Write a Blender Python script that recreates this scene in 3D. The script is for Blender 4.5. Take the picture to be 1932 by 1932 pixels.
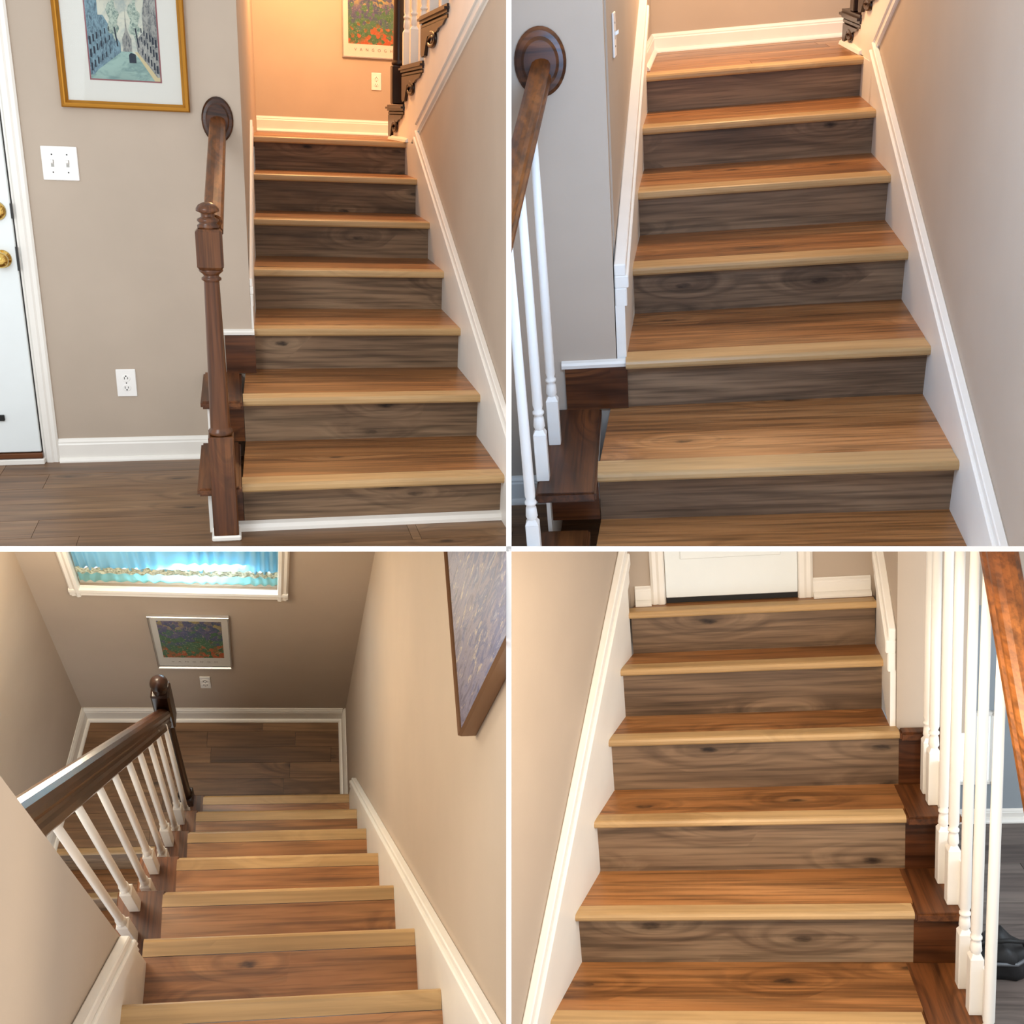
import bpy, bmesh, math, random
from mathutils import Matrix, Vector
random.seed(7)
SC = bpy.context.scene
COL = SC.collection
for o in list(bpy.data.objects): bpy.data.objects.remove(o)

# ------------------------------------------------------------------ camera, world, exposure, lights
PITCH = math.radians(22.0)
cam = bpy.data.cameras.new('camera'); cam.sensor_width = 36.0; cam.lens = 36.0*2000/1932
cam.shift_x = 6.0/1932; cam.shift_y = 69.5/1932; cam.clip_start = .05
CAM = bpy.data.objects.new('camera', cam); COL.objects.link(CAM)
CAM.location = (0, 0, 3.0); CAM.rotation_euler = (math.pi/2-PITCH, 0, 0)
SC.camera = CAM
SC.view_settings.view_transform = 'Standard'; SC.view_settings.look = 'None'
SC.view_settings.exposure = 0.0; SC.view_settings.gamma = 1.0
W = bpy.data.worlds.new('world'); SC.world = W; W.use_nodes = True
W.node_tree.nodes['Background'].inputs[0].default_value = (.98, .99, 1.0, 1)
W.node_tree.nodes['Background'].inputs[1].default_value = 1.1

# camera axes (right, down, forward) in the world
_c, _s = math.cos(PITCH), math.sin(PITCH)
C2W = Matrix(((1, 0, 0, 0), (0, -_s, _c, 0), (0, -_c, -_s, 3.0), (0, 0, 0, 1)))

class Dio:
    """one of the four stair sets: its own place and level; everything in it is in metres"""
    def __init__(s, k, M, t, sx, sy):
        s.k = k; s.sx = sx; s.sy = sy
        L = Matrix([list(M[i])+[t[i]] for i in range(3)]+[[0, 0, 0, 1]])
        s.L = L; s.T = C2W @ L; s.objs = []
D1 = Dio(1, [[0.971027, -0.235143, 0.042583], [-0.049439, -0.372019, -0.926908], [0.233798, 0.897948, -0.372866]], [-1.44288, -0.19891, 3.59442], -1, -1)
D2 = Dio(2, [[0.99115, 0.100083, -0.087212], [-0.02566, -0.500138, -0.865565], [-0.130247, 0.860143, -0.493144]], [0.01637, -0.20899, 3.11234], 1, -1)
D3 = Dio(3, [[0.978153, -0.068039, 0.196435], [0.033794, -0.88031, -0.473193], [0.205119, 0.469494, -0.858779]], [-2.07898, 1.19259, 5.09045], -1, 1)
D4 = Dio(4, [[0.989152, 0.117072, -0.08873], [-0.053845, -0.273028, -0.960498], [-0.136674, 0.954856, -0.263763]], [0.34322, 1.24787, 2.79261], 1, 1)

def lamp(D, name, kind, loc, energy, color, size=.15, target=None, size_y=None, spread=None):
    l = bpy.data.lights.new(name, kind); l.energy = energy; l.color = color
    if kind == 'AREA':
        l.size = size
        if size_y: l.shape = 'RECTANGLE'; l.size_y = size_y
        if spread: l.spread = spread
    elif kind == 'SUN': l.angle = size
    else: l.shadow_soft_size = size
    o = bpy.data.objects.new(name, l); COL.objects.link(o)
    p = D.T @ Vector(loc)
    if target is not None:
        q = D.T @ Vector(target)
        o.matrix_world = Matrix.Translation(p) @ (q-p).to_track_quat('-Z', 'Y').to_matrix().to_4x4()
    else: o.location = p
    return o
# hall: landing lamp, daylight from the left
lamp(D1, 'landing_light', 'POINT', (1.0, 3.55, 2.5), 125, (1, .50, .18), .12)
lamp(D1, 'hall_daylight', 'AREA', (-.7, -1.9, 1.5), 27, (.86, .94, 1), .9, (1.0, 1.0, .2))
# second set: landing lamp, daylight from the hall
lamp(D2, 'landing_light', 'POINT', (.85, 2.2, 1.75), 52, (1, .60, .28), .12)
lamp(D2, 'hall_daylight', 'AREA', (.40, -.80, 1.15), 11, (.26, .55, 1), .5, (.1, .6, .6))
lamp(D2, 'hall_fill', 'AREA', (.65, -.68, 1.35), 3.5, (.94, .96, 1), .6, (.8, .9, .3))  # added fill that brightens this set from the front; no known lamp
# third set: lamp in the open stairwell, added landing light, daylight outside the curtained window
lamp(D3, 'stairwell_lamp', 'POINT', (.30, -.62, 3.35), 17, (1, .79, .51), .12)
lamp(D3, 'landing_light', 'POINT', (.35, .15, 2.05), 27, (1, .83, .60), .12)  # added to brighten the dim landing; no lamp is known there
lamp(D3, 'window_daylight', 'AREA', (.52, .70, 1.24), 9, (.70, .88, 1), .8, (.55, 0, .5), .22)
# fourth set
lamp(D4, 'front_stair_light', 'POINT', (.36, -.55, 1.26), 28, (1, .79, .55), .12)  # unseen warm light, set in front of the steps so the risers are lit
lamp(D4, 'room_daylight', 'AREA', (1.7, .1, .7), 9, (.70, .86, 1), .6, (1.3, 1.2, .0))

# ------------------------------------------------------------------ materials
def lin(c): return tuple(((v/255)/12.92 if v/255 <= .04045 else ((v/255+.055)/1.055)**2.4) for v in c)+(1,)
class NT:
    def __init__(s, name):
        m = bpy.data.materials.new(name); m.use_nodes = True; s.m = m; s.t = m.node_tree; s.b = s.t.nodes['Principled BSDF']
    def n(s, typ, **kw):
        x = s.t.nodes.new(typ)
        for k, v in kw.items():
            if k.startswith('i_'):
                key = k[2:]; key = int(key) if key.isdigit() else key
                x.inputs[key].default_value = v
            else: setattr(x, k, v)
        return x
    def l(s, a, b): s.t.links.new(a, b)
    def ramp(s, src, stops, interp='LINEAR'):
        r = s.n('ShaderNodeValToRGB'); r.color_ramp.interpolation = interp
        e = r.color_ramp.elements
        while len(e) < len(stops): e.new(.5)
        for el, (p, c) in zip(e, stops): el.position = p; el.color = c if len(c) == 4 else tuple(c)+(1,)
        s.l(src, r.inputs[0]); return r
    def mix(s, fac, a, b, mode='MIX'):
        x = s.n('ShaderNodeMix', data_type='RGBA', blend_type=mode)
        for i, v in ((0, fac), (6, a), (7, b)):
            if hasattr(v, 'links') or hasattr(v, 'is_linked'): s.l(v, x.inputs[i])
            else: x.inputs[i].default_value = v
        return x.outputs[2]
    def math(s, op, a, b=0.0, c=None):
        x = s.n('ShaderNodeMath', operation=op)
        for i, v in enumerate((a, b) if c is None else (a, b, c)):
            if hasattr(v, 'is_linked'): s.l(v, x.inputs[i])
            else: x.inputs[i].default_value = v
        return x.outputs[0]
    def coords(s, scale=(1, 1, 1), rnd=True):
        tc = s.n('ShaderNodeTexCoord'); v = tc.outputs['Object']
        if rnd:
            oi = s.n('ShaderNodeObjectInfo'); cb = s.n('ShaderNodeCombineXYZ')
            for i, k in enumerate((37., 91., 53.)): s.l(s.math('MULTIPLY', oi.outputs['Random'], k), cb.inputs[i])
            a = s.n('ShaderNodeVectorMath', operation='ADD'); s.l(v, a.inputs[0]); s.l(cb.outputs[0], a.inputs[1]); v = a.outputs[0]
        mp = s.n('ShaderNodeMapping'); mp.inputs['Scale'].default_value = scale; s.l(v, mp.inputs[0]); return mp.outputs[0]
    def knotco(s, along):
        sp = s.n('ShaderNodeSeparateXYZ'); s.l(s.coords((1, 1, 1)), sp.inputs[0]); o = [i for i in range(3) if i != along]
        cb = s.n('ShaderNodeCombineXYZ'); s.l(s.math('MULTIPLY', sp.outputs[along], 2.3), cb.inputs[0])
        s.l(s.math('MULTIPLY', s.math('ADD', sp.outputs[o[0]], sp.outputs[o[1]]), 6.5), cb.inputs[1]); return cb.outputs[0]
    def noise(s, v, scale, detail=4, rough=.55, dist=0.):
        x = s.n('ShaderNodeTexNoise'); s.l(v, x.inputs['Vector'])
        x.inputs['Scale'].default_value = scale; x.inputs['Detail'].default_value = detail
        x.inputs['Roughness'].default_value = rough; x.inputs['Distortion'].default_value = dist
        return x.outputs[0]
    def bump(s, h, strength=.1, dist=.01):
        x = s.n('ShaderNodeBump'); x.inputs['Strength'].default_value = strength; x.inputs['Distance'].default_value = dist
        s.l(h, x.inputs['Height']); s.l(x.outputs[0], s.b.inputs['Normal'])
    def set(s, **kw):
        for k, v in kw.items(): s.b.inputs[k.replace('_', ' ')].default_value = v

def paint(name, rgb, rough=.6, var=.04, scale=3., bump=.03):
    N = NT(name); v = N.coords(rnd=False); c = lin(rgb)
    h = N.noise(v, scale, 3)
    r = N.ramp(h, [(.3, tuple(x*(1-var) for x in c[:3])+(1,)), (.7, tuple(min(1, x*(1+var)) for x in c[:3])+(1,))])
    N.l(r.outputs[0], N.b.inputs['Base Color']); N.set(Roughness=rough)
    if bump: N.bump(N.noise(v, 140, 2), bump, .004)
    return N.m
def plain(name, rgb, rough=.4, metal=0.):
    N = NT(name); N.b.inputs['Base Color'].default_value = lin(rgb); N.set(Roughness=rough, Metallic=metal); return N.m

def wood(name, dark, mid, light, along=0, rough=.4, knots=True, fine=.35, tint=.12, ring=.25, spec=.4):
    N = NT(name)
    sc = [9., 9., 9.]; sc[along] = 1.1
    v = N.coords(tuple(sc)); vk = N.knotco(along)
    vor = N.n('ShaderNodeTexVoronoi', voronoi_dimensions='2D', i_Scale=1.0); N.l(vk, vor.inputs['Vector'])
    gate = N.ramp(N.n('ShaderNodeSeparateColor').outputs[0], [(0, (0, 0, 0)), (1, (1, 1, 1))])
    sep = gate.inputs[0].links[0].from_node; N.l(vor.outputs['Color'], sep.inputs[0])
    g = N.ramp(sep.outputs[0], [(.60, (0, 0, 0)), (.64, (1, 1, 1))])
    # grain lines bend around the knots
    kd = N.ramp(vor.outputs['Distance'], [(.0, (1, 1, 1)), (.55, (0, 0, 0))], 'EASE')
    kk = N.math('MULTIPLY', kd.outputs[0], g.outputs[0])
    push = N.n('ShaderNodeVectorMath', operation='SCALE'); cmb = N.n('ShaderNodeCombineXYZ')
    for i in range(3):
        if i != along: N.l(kk, cmb.inputs[i])
    N.l(cmb.outputs[0], push.inputs[0]); push.inputs['Scale'].default_value = .9
    ad = N.n('ShaderNodeVectorMath', operation='ADD'); N.l(v, ad.inputs[0]); N.l(push.outputs[0], ad.inputs[1]); v2 = ad.outputs[0]
    base = N.ramp(N.noise(v2, .55, 5, .6, .8), [(.28, lin(dark)), (.5, lin(mid)), (.74, lin(light))])
    col = base.outputs[0]
    wv = N.n('ShaderNodeTexWave', wave_type='BANDS', bands_direction='DIAGONAL'); N.l(v2, wv.inputs['Vector'])
    wv.inputs['Scale'].default_value = .75; wv.inputs['Distortion'].default_value = 7; wv.inputs['Detail'].default_value = 3; wv.inputs['Detail Scale'].default_value = .8
    wr = N.ramp(wv.outputs['Fac'], [(.0, (1-ring,)*3), (.45, (1, 1, 1)), (1, (1, 1, 1))])
    col = N.mix(.8, col, wr.outputs[0], 'MULTIPLY')
    sf = [75., 75., 75.]; sf[along] = 2.2
    fg = N.noise(N.coords(tuple(sf)), 1.0, 3, .6)
    fr = N.ramp(fg, [(.36, (1-fine,)*3), (.56, (1, 1, 1))])
    col = N.mix(.85, col, fr.outputs[0], 'MULTIPLY')
    if knots:
        kn = N.ramp(N.math('ADD', vor.outputs['Distance'], N.math('MULTIPLY', N.math('SUBTRACT', N.noise(vk, 9, 3), .5), .09)), [(.02, (1, 1, 1)), (.05, (.8, .8, .8)), (.075, (.26, .26, .26)), (.17, (0, 0, 0))])
        kf = N.math('MULTIPLY', kn.outputs[0], g.outputs[0])
        kf = N.math('MULTIPLY', kf, N.ramp(N.noise(vk, 6, 3), [(.3, (.3, .3, .3)), (.6, (1, 1, 1))]).outputs[0])
        col = N.mix(N.math('MULTIPLY', kf, .95), col, lin((30, 21, 16)))
    oi = N.n('ShaderNodeObjectInfo')
    tr = N.ramp(oi.outputs['Random'], [(0, (1-tint, 1-tint, 1-tint)), (1, (1, 1, 1))])
    col = N.mix(1.0, col, tr.outputs[0], 'MULTIPLY')
    N.l(col, N.b.inputs['Base Color']); N.set(Roughness=rough); N.b.inputs['Specular IOR Level'].default_value = spec
    N.bump(fg, .12, .002)
    return N.m

M_WALL = paint('wall_paint', (183, 167, 150), .75)
M_WHITE = paint('white_trim_paint', (238, 234, 226), .35, .02, 8., .0)
M_DIV = plain('white_board', (255, 255, 255), .8)
M_TREAD = wood('plank_tread_lit', (116, 73, 38), (166, 111, 63), (198, 143, 91), rough=.33, fine=.55, spec=.5)  # same plank as the risers; reflected warm light is painted into its orange
M_RISER = wood('plank_riser', (98, 77, 59), (140, 113, 88), (168, 140, 110), fine=.55, rough=.48, spec=.3)  # same plank as the treads, greyer, without the painted warm light
M_NOSE = wood('nosing_wood', (168, 132, 86), (188, 152, 104), (204, 170, 122), rough=.4, knots=False, fine=.2, ring=.1, tint=.06, spec=.4)
M_FLOOR = wood('plank_floor', (96, 69, 46), (130, 96, 66), (156, 121, 86), rough=.4, spec=.4)
M_OAK = wood('stained_oak', (52, 27, 14), (90, 50, 26), (124, 75, 40), rough=.28, knots=False, fine=.55, ring=.5, tint=.05)
M_OAKY = wood('stained_oak_lengthwise', (64, 33, 15), (106, 61, 29), (142, 89, 46), along=1, rough=.42, knots=False, fine=.6, ring=.35, tint=.05)
M_OAKZ = wood('stained_oak_upright', (56, 29, 14), (92, 52, 26), (122, 76, 40), along=2, rough=.28, knots=False, fine=.55, ring=.3, tint=.05)
M_DARKZ = wood('dark_walnut_upright', (26, 14, 9), (42, 23, 15), (58, 34, 22), along=2, rough=.3, knots=False, fine=.4, ring=.3, tint=.05)
M_RAIL = wood('walnut_rail', (40, 22, 12), (66, 38, 20), (92, 56, 30), along=1, rough=.22, knots=False, fine=.4, ring=.3, tint=.05)
M_RAILO = wood('orange_oak_rail', (72, 36, 12), (126, 72, 28), (164, 102, 46), along=1, rough=.4, knots=False, fine=.5, ring=.4, tint=.05)
M_GOLD = plain('gilt_frame', (176, 122, 42), .38, .75)
M_BRASS = plain('polished_brass', (214, 178, 98), .14, 1.)
M_SILVER = plain('silver_frame', (196, 190, 184), .3, .8)
M_PLATE = plain('white_plastic', (244, 242, 238), .3)
M_HOLE = plain('dark_slot', (40, 38, 36), .6)
M_SLOT = plain('grey_slot', (168, 166, 160), .5)
M_MAT = plain('mat_board', (232, 228, 218), .5)
M_DOOR = paint('door_paint', (232, 238, 238), .4, .02, 5., 0)
M_BLACK = plain('rubber_and_gap_black', (14, 14, 15), .6)

# ------------------------------------------------------------------ mesh helpers
def link(D, name, bm, mat, parent=None, smooth=False, kind=None, label=None, cat=None, group=None, recalc=True):
    if recalc: bmesh.ops.recalc_face_normals(bm, faces=bm.faces)
    me = bpy.data.meshes.new(name); bm.to_mesh(me); bm.free()
    if mat: me.materials.append(mat)
    if smooth:
        for p in me.polygons: p.use_smooth = True
    o = bpy.data.objects.new(name, me); COL.objects.link(o); D.objs.append(o)
    if parent is None: o.matrix_world = D.T
    else:
        o.parent = parent; o.matrix_parent_inverse = ROOTINV.get(parent.name, Matrix())
    tag(o, label, cat, group, kind); return o
ROOTINV = {}
def tag(o, label=None, cat=None, group=None, kind=None):
    for k, v in (('label', label), ('category', cat), ('group', group), ('kind', kind)):
        if v: o[k] = v
def thing(D, name, base, label, cat, group=None, kind=None):
    o = bpy.data.objects.new(name, None); COL.objects.link(o); o.empty_display_size = .05
    o.matrix_world = D.T @ Matrix.Translation(base); ROOTINV[o.name] = Matrix.Translation(-Vector(base))
    tag(o, label, cat, group, kind); return o
def B(): return bmesh.new()
def box(bm, x0, x1, y0, y1, z0, z1, bev=0., seg=1):
    vs = [bm.verts.new((x, y, z)) for x in (x0, x1) for y in (y0, y1) for z in (z0, z1)]
    fs = [bm.faces.new([vs[i] for i in q]) for q in ((0, 1, 3, 2), (4, 6, 7, 5), (0, 4, 5, 1), (2, 3, 7, 6), (0, 2, 6, 4), (1, 5, 7, 3))]
    if bev:
        es = list({e for f in fs for e in f.edges})
        bmesh.ops.bevel(bm, geom=es, offset=bev, segments=seg, affect='EDGES', clamp_overlap=True)
    return bm
def prism(bm, pts, vec, bev=0.):
    """closed 3-D polygon swept along vec"""
    vec = Vector(vec); a = [bm.verts.new(p) for p in pts]; b = [bm.verts.new(Vector(p)+vec) for p in pts]
    n = len(pts); fs = [bm.faces.new(a), bm.faces.new(b[::-1])]
    for i in range(n): fs.append(bm.faces.new((a[i], b[i], b[(i+1) % n], a[(i+1) % n])))
    if bev: bmesh.ops.bevel(bm, geom=list({e for f in fs for e in f.edges}), offset=bev, segments=1, affect='EDGES', clamp_overlap=True)
    return bm
def sweep(bm, prof, p0, p1, up=(0, 0, 1)):
    """profile (across, up) swept straight from p0 to p1; ends cut square"""
    p0 = Vector(p0); p1 = Vector(p1); d = (p1-p0).normalized(); r = d.cross(Vector(up)).normalized(); u = r.cross(d)
    a = [bm.verts.new(p0+r*x+u*y) for x, y in prof]; b = [bm.verts.new(p1+r*x+u*y) for x, y in prof]; n = len(prof)
    bm.faces.new(a); bm.faces.new(b[::-1])
    for i in range(n): bm.faces.new((a[i], b[i], b[(i+1) % n], a[(i+1) % n]))
    return bm
def lathe(bm, prof, c, axis=(0, 0, 1), n=20, sx=1., sy=1.):
    """prof: (radius, height) list around axis through c"""
    q = Vector((0, 0, 1)).rotation_difference(Vector(axis)); c = Vector(c); rings = []
    for r, h in prof:
        rings.append([bm.verts.new(c+q @ Vector((r*sx*math.cos(2*math.pi*i/n), r*sy*math.sin(2*math.pi*i/n), h))) for i in range(n)])
    for a, b in zip(rings, rings[1:]):
        for i in range(n): bm.faces.new((a[i], a[(i+1) % n], b[(i+1) % n], b[i]))
    bm.faces.new(rings[0][::-1]); bm.faces.new(rings[-1]); return bm
def tube(bm, pts, r, n=8):
    pts = [Vector(p) for p in pts]; rings = []; ref = None
    for i, p in enumerate(pts):
        d = (pts[min(i+1, len(pts)-1)]-pts[max(i-1, 0)]).normalized()
        if ref is None: ref = d.orthogonal().normalized()
        ref = (ref-d*ref.dot(d)).normalized(); s = d.cross(ref)
        rr = r[i] if isinstance(r, (list, tuple)) else r
        rings.append([bm.verts.new(p+(ref*math.cos(2*math.pi*j/n)+s*math.sin(2*math.pi*j/n))*rr) for j in range(n)])
    for a, b in zip(rings, rings[1:]):
        for j in range(n): bm.faces.new((a[j], a[(j+1) % n], b[(j+1) % n], b[j]))
    bm.faces.new(rings[0][::-1]); bm.faces.new(rings[-1]); return bm
def quadbox(bm, x0, x1, y0, y1, z, t):
    """board whose ends follow xl(y), xr(y); top at z"""
    pts = [(x0(y0), y0, z), (x1(y0), y0, z), (x1(y1), y1, z), (x0(y1), y1, z)]
    return prism(bm, pts, (0, 0, -t))
def wallpoly(D, name, pts, vec, mat=M_WALL, label=None):
    return link(D, name, prism(B(), pts, vec), mat, kind='structure', label=label)

# ------------------------------------------------------------------ building blocks
def flight(D, label, ys, zs, o, xl, xr, nd, t, zbase, s=1, top=None, split=True, xl_of=None, rtrim=None, mats=(M_TREAD, M_RISER, M_NOSE)):
    """steps: nosing front edges at ys, zs; s=+1 climbs towards +y"""
    root = thing(D, 'staircase', ((xl(ys[0])+xr(ys[0]))/2, ys[0], zbase), label, 'staircase')
    n = len(ys)
    for i in range(n):
        y, z = ys[i], zs[i]; l = (xl_of[i] if xl_of else xl); zb = zs[i-1] if i else zbase
        x0, x1 = l(y), xr(y)
        prof = [(nd, 0), (.010, 0), (.004, -.003), (0, -.010), (0, -t+.008), (.003, -t+.002), (.008, -t), (o+.008, -t), (o+.008, -.016), (nd, -.016)]
        link(D, 'nosing', prism(B(), [(x0, y+s*a, z+b) for a, b in prof], (x1-x0, 0, 0)), mats[2], root)
        bm = B(); box(bm, l(y+s*o), xr(y+s*o), *sorted((y+s*o, y+s*(o+.012))), zb-.012, z-t+.001); link(D, 'riser', bm, mats[1], root)
        yb = (ys[i+1]+s*o) if i+1 < n else top
        if yb is None: continue
        ya = y+s*(nd+.0015)
        cuts = [ya, yb]
        if split and abs(yb-ya) > .28: cuts = [ya, ya+(yb-ya)*(.42+.2*random.random()), yb]
        for a, b in zip(cuts, cuts[1:]):
            b2 = b-s*.0012 if b != yb else b
            link(D, 'tread', quadbox(B(), l, xr, min(a, b2), max(a, b2), z-.0008, .014), mats[0], root)
    return root

def skirt(D, name, x, y0, y1, zline, lo, hi, capw, side, label, end0='v', th=.016, capth=.014):
    """sloping white skirt board on a side wall with a moulded cap. x(y): exposed face; side=+1 wall lies at +x"""
    r = thing(D, name, (x(y0), y0, zline(y0)), label, None, kind='structure')
    def P(y, z, off=0.): return (x(y)+off, y, z)
    pts = [P(y0, zline(y0)-lo), P(y1, zline(y1)-lo), P(y1, zline(y1)+hi), P(y0, zline(y0)+hi)]
    link(D, 'skirt_board', prism(B(), pts, (side*th, 0, 0)), M_WHITE, r)
    a, b, c, d = hi-.004, hi+capw*.42, hi+capw*.72, hi+capw
    def band(h0, h1, t):
        pp = [P(y0, zline(y0)+h0), P(y1, zline(y1)+h0), P(y1, zline(y1)+h1), P(y0, zline(y0)+h1)]
        bm = prism(B(), [(p[0]-side*t, p[1], p[2]) for p in pp], (side*(t+th), 0, 0), .003); return bm
    link(D, 'cap_moulding', band(a, b, capth*.55), M_WHITE, r); link(D, 'cap_moulding', band(b, c, capth), M_WHITE, r); link(D, 'cap_moulding', band(c, d, capth*.45), M_WHITE, r)
    return r

def baseboard(D, name, p0, p1, inward, h=.09, th=.014, label=None, shoe=True):
    """p0-p1 along the wall foot; inward = unit vector into the room"""
    p0, p1, n = Vector(p0), Vector(p1), Vector(inward)
    prof = [(0, 0), (th, 0), (th, h*.74), (th*.8, h*.80), (th*.8, h*.86), (th*.35, h*.95), (th*.25, h), (0, h)]
    bm = prism(B(), [p0+n*a+Vector((0, 0, b)) for a, b in prof], p1-p0)
    o = link(D, name, bm, M_WHITE, kind='structure', label=label)
    if shoe:
        q = [(th, .0), (th+.016, 0), (th+.0155, .006), (th+.012, .012), (th+.006, .0165), (th, .018)]
        c = link(D, 'shoe_moulding', prism(B(), [p0+n*a+Vector((0, 0, b)) for a, b in q], p1-p0), M_WHITE, o)
    return o

def planks(D, root, x0, x1, y0, y1, z, w, mat=M_FLOOR, name='plank', lens=(.8, 1.4), first=None, gap=.0015, s=1):
    """floor boards running along x; rows of width w from y0 to y1"""
    y = y0; r = 0
    while y < y1-.004:
        yb = min(y+w, y1); x = x0-random.uniform(0, lens[0]*.8); 
        if first and r in first: x = first[r]-4*lens[1]
        while x < x1:
            L = random.uniform(*lens)
            if first and r in first and x+L > first[r] and x < first[r]: L = first[r]-x
            a, b = max(x, x0), min(x+L, x1)
            if b-a > .01:
                dz = random.uniform(-.0004, .0004)
                link(D, name, box(B(), a+gap/2, b-gap/2, y+gap/2, yb-gap/2, z-.012, z+dz), mat, root)
            x += L
        y += w; r += 1

def plate(D, name, c, nrm, w, h, gang, kind, label, cat, roll=0.):
    """wall plate with toggles ('switch') or two sockets ('outlet'); c on the wall, nrm out of the wall (horizontal)"""
    n = Vector(nrm).normalized(); rt = n.cross(Vector((0, 0, 1))).normalized()*-1; up = Vector((0, 0, 1))
    if roll: q = Matrix.Rotation(roll, 3, n); rt = q @ rt; up = q @ up
    c = Vector(c); root = thing(D, name, c, label, cat)
    def P(a, b, d): return c+rt*a+up*b+n*d
    def slab(a, b, hw, hh, d0, d1, bev=0., mat=M_PLATE, nm='cover'):
        bm = prism(B(), [P(a-hw, b-hh, d0), P(a+hw, b-hh, d0), P(a+hw, b+hh, d0), P(a-hw, b+hh, d0)], n*(d1-d0), bev)
        return link(D, nm, bm, mat, root)
    slab(0, 0, w/2, h/2, 0, .006, .0025, nm='cover_plate')
    def screw(a, b):
        bm = lathe(B(), [(.0026*h/.115, 0), (.0026*h/.115, .0012)], P(a, b, .0058), n, 10); link(D, 'screw', bm, M_HOLE, root)
    if kind == 'switch':
        for g in range(gang):
            a = (g-(gang-1)/2)*w*(.42 if gang > 1 else 0)
            slab(a, 0, h*.045, h*.105, .0045, .0066, 0, M_SLOT, 'toggle_slot')
            bm = prism(B(), [P(a-h*.032, -h*.03, .005), P(a+h*.032, -h*.03, .005), P(a+h*.032, h*.06, .005), P(a-h*.032, h*.06, .005)], n*.012+up*.006, .001); link(D, 'toggle', bm, M_PLATE, root)
            screw(a, h*.26); screw(a, -h*.26)
    else:
        for b in (h*.17, -h*.17):
            f = lathe(B(), [(h*.145, 0), (h*.145, .0018), (h*.135, .0026)], P(0, b, .0055), n, 20, 1.0, .86); so = link(D, 'socket_face', f, M_PLATE, root)
            for a, hh in ((-h*.055, h*.045), (h*.055, h*.036)):
                bm = prism(B(), [P(a-h*.011, b-hh+.01*h, .0075), P(a+h*.011, b-hh+.01*h, .0075), P(a+h*.011, b+hh+.01*h, .0075), P(a-h*.011, b+hh+.01*h, .0075)], n*.001); link(D, 'socket_slot', bm, M_HOLE, so)
            bm = lathe(B(), [(h*.026, 0), (h*.026, .001)], P(0, b-h*.075 if b < 0 else b+h*.085, .0076), n, 10); link(D, 'ground_hole', bm, M_HOLE, so)
        screw(0, 0)
    return root

def baluster(D, root, x, y, z0, z1, hb=.017, r=.011, block=.13, mat=M_WHITE, topblock=0.):
    """white turned baluster: chamfered square foot block, vase, rings, tapering round shaft"""
    bm = B(); box(bm, x-hb, x+hb, y-hb, y+hb, z0, z0+block, hb*.12)
    b = z0+block
    # pyramid-shouldered top of the block
    vs = [bm.verts.new((x+sx*hb, y+sy*hb, b-.001)) for sx, sy in ((-1, -1), (1, -1), (1, 1), (-1, 1))]
    vt = [bm.verts.new((x+sx*hb*.6, y+sy*hb*.6, b+hb*.7)) for sx, sy in ((-1, -1), (1, -1), (1, 1), (-1, 1))]
    bm.faces.new(vt)
    for i in range(4): bm.faces.new((vs[i], vs[(i+1) % 4], vt[(i+1) % 4], vt[i]))
    part = link(D, 'baluster', bm, mat, root)
    h = z1-b
    prof = [(hb*.55, 0), (hb*.62, hb*.6), (hb*.9, hb*1.2), (hb*.78, hb*2.6), (hb*.6, hb*3.0), (hb*.88, hb*3.25), (hb*.88, hb*3.6), (hb*.62, hb*3.9), (r*1.12, hb*4.6), (r, h*.6), (r*.82, h)]
    link(D, 'turned_shaft', lathe(B(), prof, (x, y, b), n=16), mat, part, smooth=True)
    return part

RAILP = [(-.5, -.5), (-.36, -.62), (.36, -.62), (.5, -.5), (.5, -.28), (.40, -.18), (.40, -.06), (.5, .08), (.5, .24), (.42, .4), (.24, .5), (0, .54), (-.24, .5), (-.42, .4), (-.5, .24), (-.5, .08), (-.40, -.06), (-.40, -.18), (-.5, -.28)]
def rail(D, root, p0, p1, w, h, mat=M_OAKY):
    return link(D, 'handrail', sweep(B(), [(a*w, b*h) for a, b in RAILP], p0, p1), mat, root)

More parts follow.
